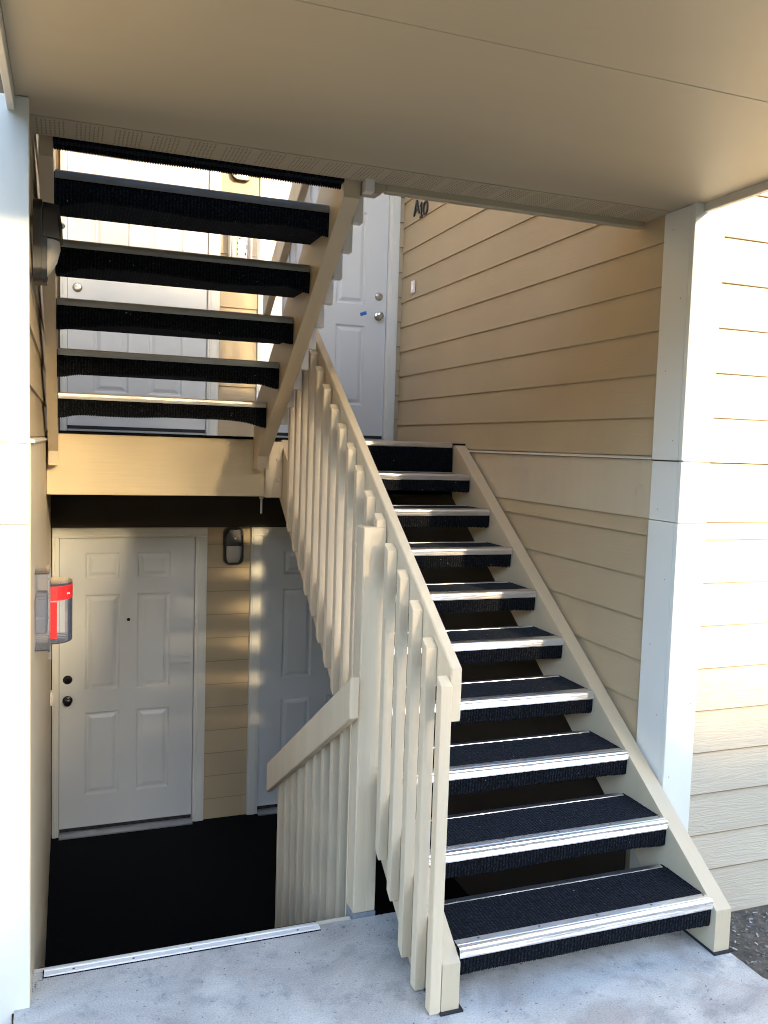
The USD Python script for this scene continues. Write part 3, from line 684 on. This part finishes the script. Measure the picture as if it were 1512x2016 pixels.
obj('dome', cat(prism_z(outer.difference(inner).buffer(0) if outer.difference(inner).geom_type == 'Polygon' else outer, 1.122, 1.325), prism_z(outer, 1.117, 1.1215)), 'clear', ex)
band = outer.buffer(.0012).difference(outer.buffer(.0002)).intersection(sg.box(.041, 0, 1, 2))
obj('red_band', prism_z(max(band.geoms, key=lambda q: q.area) if hasattr(band, 'geoms') else band, 1.272, 1.322), 'red', ex)
obj('dome_lid', prism_z(outer, 1.3255, 1.330), 'clear', ex)
obj('red_strip', box(.0405, .062, ya+.002, ya+.006, 1.138, 1.268), 'red', ex)
obj('band_lettering', cat(*[box(.088+.006*i, .092+.006*i, ya+.030+.004*i, ya+.0335+.004*i, 1.290, 1.296) for i in range(3)]), 'white_plastic', ex)
obj('back_box', cbox(XL+.003, .028, ya+.006, yb-.006, 1.156, 1.280, .004), 'grey_box', ex)
obj('hinge_tab', cbox(.036, .046, ya-.004, ya+.006, 1.066, 1.098, .002), 'clear', ex)

eu = thing('extinguisher_cover', (1.24, YD-.06, 3.03), 'clear box with labelled extinguisher on the wall between the upper doors', 'extinguisher cover')
yo = YD-.020
obj('box_frame', cat(box(1.137, 1.345, yo-.11, yo, 3.020, 3.026), box(1.137, 1.345, yo-.11, yo, 3.36, 3.366), box(1.137, 1.141, yo-.11, yo, 3.026, 3.36), box(1.280, 1.286, yo-.112, yo, 3.026, 3.36), box(1.341, 1.345, yo-.11, yo, 3.026, 3.36)), 'white_plastic', eu)
obj('clear_front', box(1.141, 1.341, yo-.115, yo-.1125, 3.026, 3.36), 'clear', eu)
cy_, cz_ = yo-.055, 0
ext = obj('cylinder', lathe([(0, 0), (.05, 0), (.052, .006), (.052, .25), (.045, .275), (.02, .30), (.018, .33), (0, .33)], (1.209, cy_, 3.028), (0, 0, 1), 32), 'white_plastic', eu, smooth=30)
def wrap(r, z0, z1, a0, a1, m, name):
    n = 14; V, F = [], []
    for a in np.linspace(a0, a1, n):
        V += [(1.209+r*math.sin(a), cy_-r*math.cos(a), z0), (1.209+r*math.sin(a), cy_-r*math.cos(a), z1)]
    for i in range(n-1): F += [[2*i, 2*i+2, 2*i+3], [2*i, 2*i+3, 2*i+1]]
    obj(name, trimesh.Trimesh(V, F, process=False), m, ext)
wrap(.0525, 3.118, 3.255, -1.2, 1.45, 'white_plastic', 'label')
wrap(.0530, 3.120, 3.253, -.62, -.36, 'label_green', 'label_band')
for a0, a1, z0, z1 in ((-.56, -.42, 3.13, 3.145), (-.56, -.42, 3.165, 3.178), (-.56, -.42, 3.205, 3.22), (-.3, .35, 3.225, 3.228), (-.3, .3, 3.215, 3.217), (-.3, .3, 3.19, 3.192), (-.3, .3, 3.175, 3.177), (.5, .8, 3.135, 3.155), (.85, 1.1, 3.18, 3.21), (-.12, -.06, 3.135, 3.15), (.05, .12, 3.135, 3.15), (-.3, -.05, 3.24, 3.25), (.5, 1.3, 3.235, 3.239)):
    wrap(.0534, z0, z1, a0, a1, 'ink', 'label_print')
wrap(.0526, 3.10, 3.117, -1.2, 1.45, 'red', 'label_foot')

# ------------------------------------------------------------------ door bells, house number
for nm, y, zc, s, lb, x in (('a', 3.44, 3.008, -1, 'small lit door bell on the right wall below the A10 letters', XR-.0005), ('b', 3.40, .155, 1, 'small lit orange door bell on the left wall beside the lower left door', XL+.0005)):
    b = thing('door_bell', (x, y, zc), lb, 'door bell')
    xa, xb = sorted((x, x+s*.012))
    obj('plate', cbox(xa, xb, y-.030, y+.030, zc-.045, zc+.045, .003), 'white_plastic', b)
    xa, xb = sorted((x+s*.0122, x+s*.017))
    obj('button', cbox(xa, xb, y-.014, y+.014, zc-.022, zc+.022, .002), 'bell_glow', b)

hn = thing('house_number', (XR, 3.35, 3.55), 'black letters A10 fixed to the siding beside the upper right door', 'house number')
def glyph(ch, y_left, y_right, z0, z1, shear=0.):
    t = meshkit.text_mesh(ch, .1, depth=.006, bold=False)
    v = t.vertices.copy(); lo, hi = v.min(0), v.max(0); u = (v-lo)/(hi-lo)
    t.vertices = np.stack([XR+.002-.009*u[:, 2], y_left+(y_right-y_left)*u[:, 0] - shear*u[:, 1], z0+(z1-z0)*u[:, 1]], 1)
    t.fix_normals(); obj('letter' if ch == 'A' else 'digit', t, 'ink', hn)
glyph('A', 3.485, 3.375, 3.518, 3.622)
glyph('1', 3.362, 3.318, 3.478, 3.585)
glyph('0', 3.308, 3.222, 3.478, 3.577)

# ------------------------------------------------------------------ bits on the ground
chips, pale = [], []
for i in range(1500):
    x = rng.uniform(2.44, 3.6); y = rng.uniform(-.55, .43)
    if slab_poly.buffer(.01).contains(sg.Point(x, y)): continue
    a, b = rng.uniform(.005, .024), rng.uniform(.002, .007)
    m = trimesh.creation.box((a, b, rng.uniform(.001, .004)))
    m.apply_transform(trimesh.transformations.euler_matrix(rng.normal(0, .35), rng.normal(0, .35), rng.uniform(0, 6.28)))
    m.apply_translation((x, y, -.163+rng.uniform(0, .004)))
    (pale if rng.random() < .25 else chips).append(m)
obj('wood_chips', cat(*chips), 'chips', label='dark wood chips and grit on the bare soil right of the stair', cat='wood chips', kind='stuff')
obj('gravel_bits', cat(*pale), 'chips_pale', label='scattered pale chips on the bare soil right of the stair', cat='gravel', kind='stuff')

# ------------------------------------------------------------------ unseen trees behind the viewer, shaped to let the low sun over and through
def leaf_cloud(n, fn, size, seed):
    r = np.random.default_rng(seed); P = fn(r, n); n = len(P)
    a = r.normal(size=(n, 3)); a /= np.linalg.norm(a, axis=1)[:, None]; b = np.cross(a, r.normal(size=(n, 3))); b /= np.linalg.norm(b, axis=1)[:, None]
    s = size*r.uniform(.6, 1.3, (n, 1))
    v = np.stack([P-a*s, P+b*s*.45, P+a*s, P-b*s*.45], 1).reshape(-1, 3)
    k = np.arange(n)*4
    return trimesh.Trimesh(v, np.vstack([np.stack([k, k+1, k+2], 1), np.stack([k, k+2, k+3], 1)]), process=False)

TY = -12.0                                                # distance of the tree line
def sun_at(x, z, y=YF):
    """Where the sun ray that reaches (x, y, z) crosses the tree line."""
    t = (TY-y)/sun_dir[1]
    return x+sun_dir[0]*t, z+sun_dir[2]*t
def tree(name, label, n, size, seed, fn, trunks):
    t = thing(name, (np.mean([a[0][0] for a in trunks]), TY, -.16), label, 'tree')
    for k, (a, b, r) in enumerate(trunks):
        obj('trunk', cyl(a, b, r, 8), 'bark', t)
    obj('crown', leaf_cloud(n, fn, size, seed), 'leaf', t)
hx, hz = sun_at(2.6, .92)
lx, lz = sun_at(0., .45)
def top_of(x): return np.interp(x, [lx-1.0, lx, lx+.9, hx], [lz-.3, lz, hz-.1, hz])
def dense_fn(r, n):
    p = np.stack([r.uniform(hx-9, hx+8, n), TY + r.uniform(-1., 1., n), r.uniform(-.1, hz+.8, n)], 1)
    tp = top_of(p[:, 0]) + .3*(meshkit.noise(p*np.array([1.1, 0, 0])+3., 2)-.5)
    return p[r.random(n) < np.clip((tp-p[:, 2])/.5+.35, 0, 1)]
tree('tall_tree', 'dense dark tree across the yard, behind the viewer', 26000, .22, 11, dense_fn, [((hx+k, TY, -.16), (hx+k, TY, hz-1.5), .18) for k in (-6., -1., 4.)])
cx0, cz0 = sun_at(-.02, 1.2); cx1, cz1 = sun_at(2.46, 5.6)
def thin_fn(r, n):
    p = np.stack([r.uniform(cx0-.1, cx1+.1, n), TY - .5 + r.uniform(-1., 1., n), r.uniform(cz0-1.2, cz1+.3, n)], 1)
    p[:, 0] += 0; k = meshkit.fbm(p*np.array([.8, .1, .8]), 2, 5)
    xf = p[:, 0]-sun_at(0, 0)[0]; zf = p[:, 2]-sun_at(0, 0)[1]       # where the ray through this leaf meets the front plane
    blk = np.clip((xf-1.74)/.16, 0, 1)*np.clip((3.1-zf)/.3, 0, 1)  # denser leaves here to dim the sun on the right of the opening
    thick = .275 + .725*blk - .08*np.clip((zf-3.2)/.5, 0, 1)
    return p[r.random(n) < np.maximum(np.clip((k-.30)*2.4, .15, 1), .75*blk)*thick]
tree('slender_tree', 'unseen leaf crown shaped to filter the low sun into the opening, behind the viewer', THIN, .13, 31, thin_fn, [(((cx0+cx1)/2, TY-.5, -.16), ((cx0+cx1)/2+.1, TY-.5, cz1+1.), .02)])
tr = thing('tree_row', (0, TY-5., -.16), 'unseen dark belt of trees far behind the viewer, added to block the low sky', 'trees', kind='stuff')
def belt_fn(r, n):
    th = r.uniform(-1.45, 1.45, n); R = 40 + r.uniform(0, 4, n)
    p = np.stack([R*np.sin(th), -R*np.cos(th), r.uniform(-.1, 15.5, n)], 1)
    tp = 14.2 + 1.6*(meshkit.noise(p*.16, 4)-.5)
    xs0 = sun_dir[0]*(p[:, 1]-YF)/sun_dir[1]
    gap = (p[:, 1] < -25) & (p[:, 0] > xs0-3.) & (p[:, 0] < xs0+8.)  # gap cut in the added belt so the sun gets through
    return p[(r.random(n) < np.clip((tp-p[:, 2])/1.5, 0, 1)) & ~gap]
obj('foliage', leaf_cloud(38000, belt_fn, .64, 21), 'leaf', tr)
gf = thing('walkway_guard', (1.2, EAVE, ZU), 'unseen solid guard on the outer walkway edge above, added to cut the low sun', 'guard')
obj('guard_panel', box(-.05, 2.478, EAVE+.002, EAVE+.06, ZU+.051, ZU+1.03), 'siding_back', gf)  # solid panel added to keep the sun off the foot of the upper doors
obj('guard_cap', cbox(-.06, 2.49, EAVE-.02, EAVE+.08, ZU+1.032, ZU+1.07, .004), 'rail', gf)

# ------------------------------------------------------------------ nail heads, crumbs and dirt
def heads(pts, axis, r=.0032):
    return cat(*[lathe([(0, 0), (r, 0), (r*.9, .0006), (0, .0008)], p, axis, 7) for p in pts])
obj('nail_heads', heads([(XR-.0042, YF+.06+.07*(k % 2), zz) for k, zz in enumerate(np.arange(.75, 2.8, .29))], (-1, 0, 0), .0026), 'sheathing_lap_shade', rw, kind='stuff')
obj('nail_heads', heads([(2.47+.09*(k % 2), YF-.0042, zz) for k, zz in enumerate(np.arange(.5, 2.8, .31))], (0, -1, 0), .0026), 'sheathing_lap_shade', fw, kind='stuff')
crumbs = []
for i in range(150):
    if i < 40: x, y = -.04+abs(rng.normal(0, .09)), YE-.05-abs(rng.normal(0, .035))
    elif i < 80: x, y = rng.uniform(.1, 1.3), YE-.055-abs(rng.normal(0, .06))
    else: x, y = rng.uniform(0., 2.4), rng.uniform(-.45, .5)
    m = trimesh.creation.icosphere(0, rng.uniform(.0008, .003)); m.apply_scale((1, rng.uniform(.6, 1.3), .5)); m.apply_translation((x, y, .001)); crumbs.append(m)
obj('dirt_crumbs', cat(*crumbs), 'dirt', label='brown dirt crumbs scattered on the concrete slab', cat='dirt', kind='stuff')
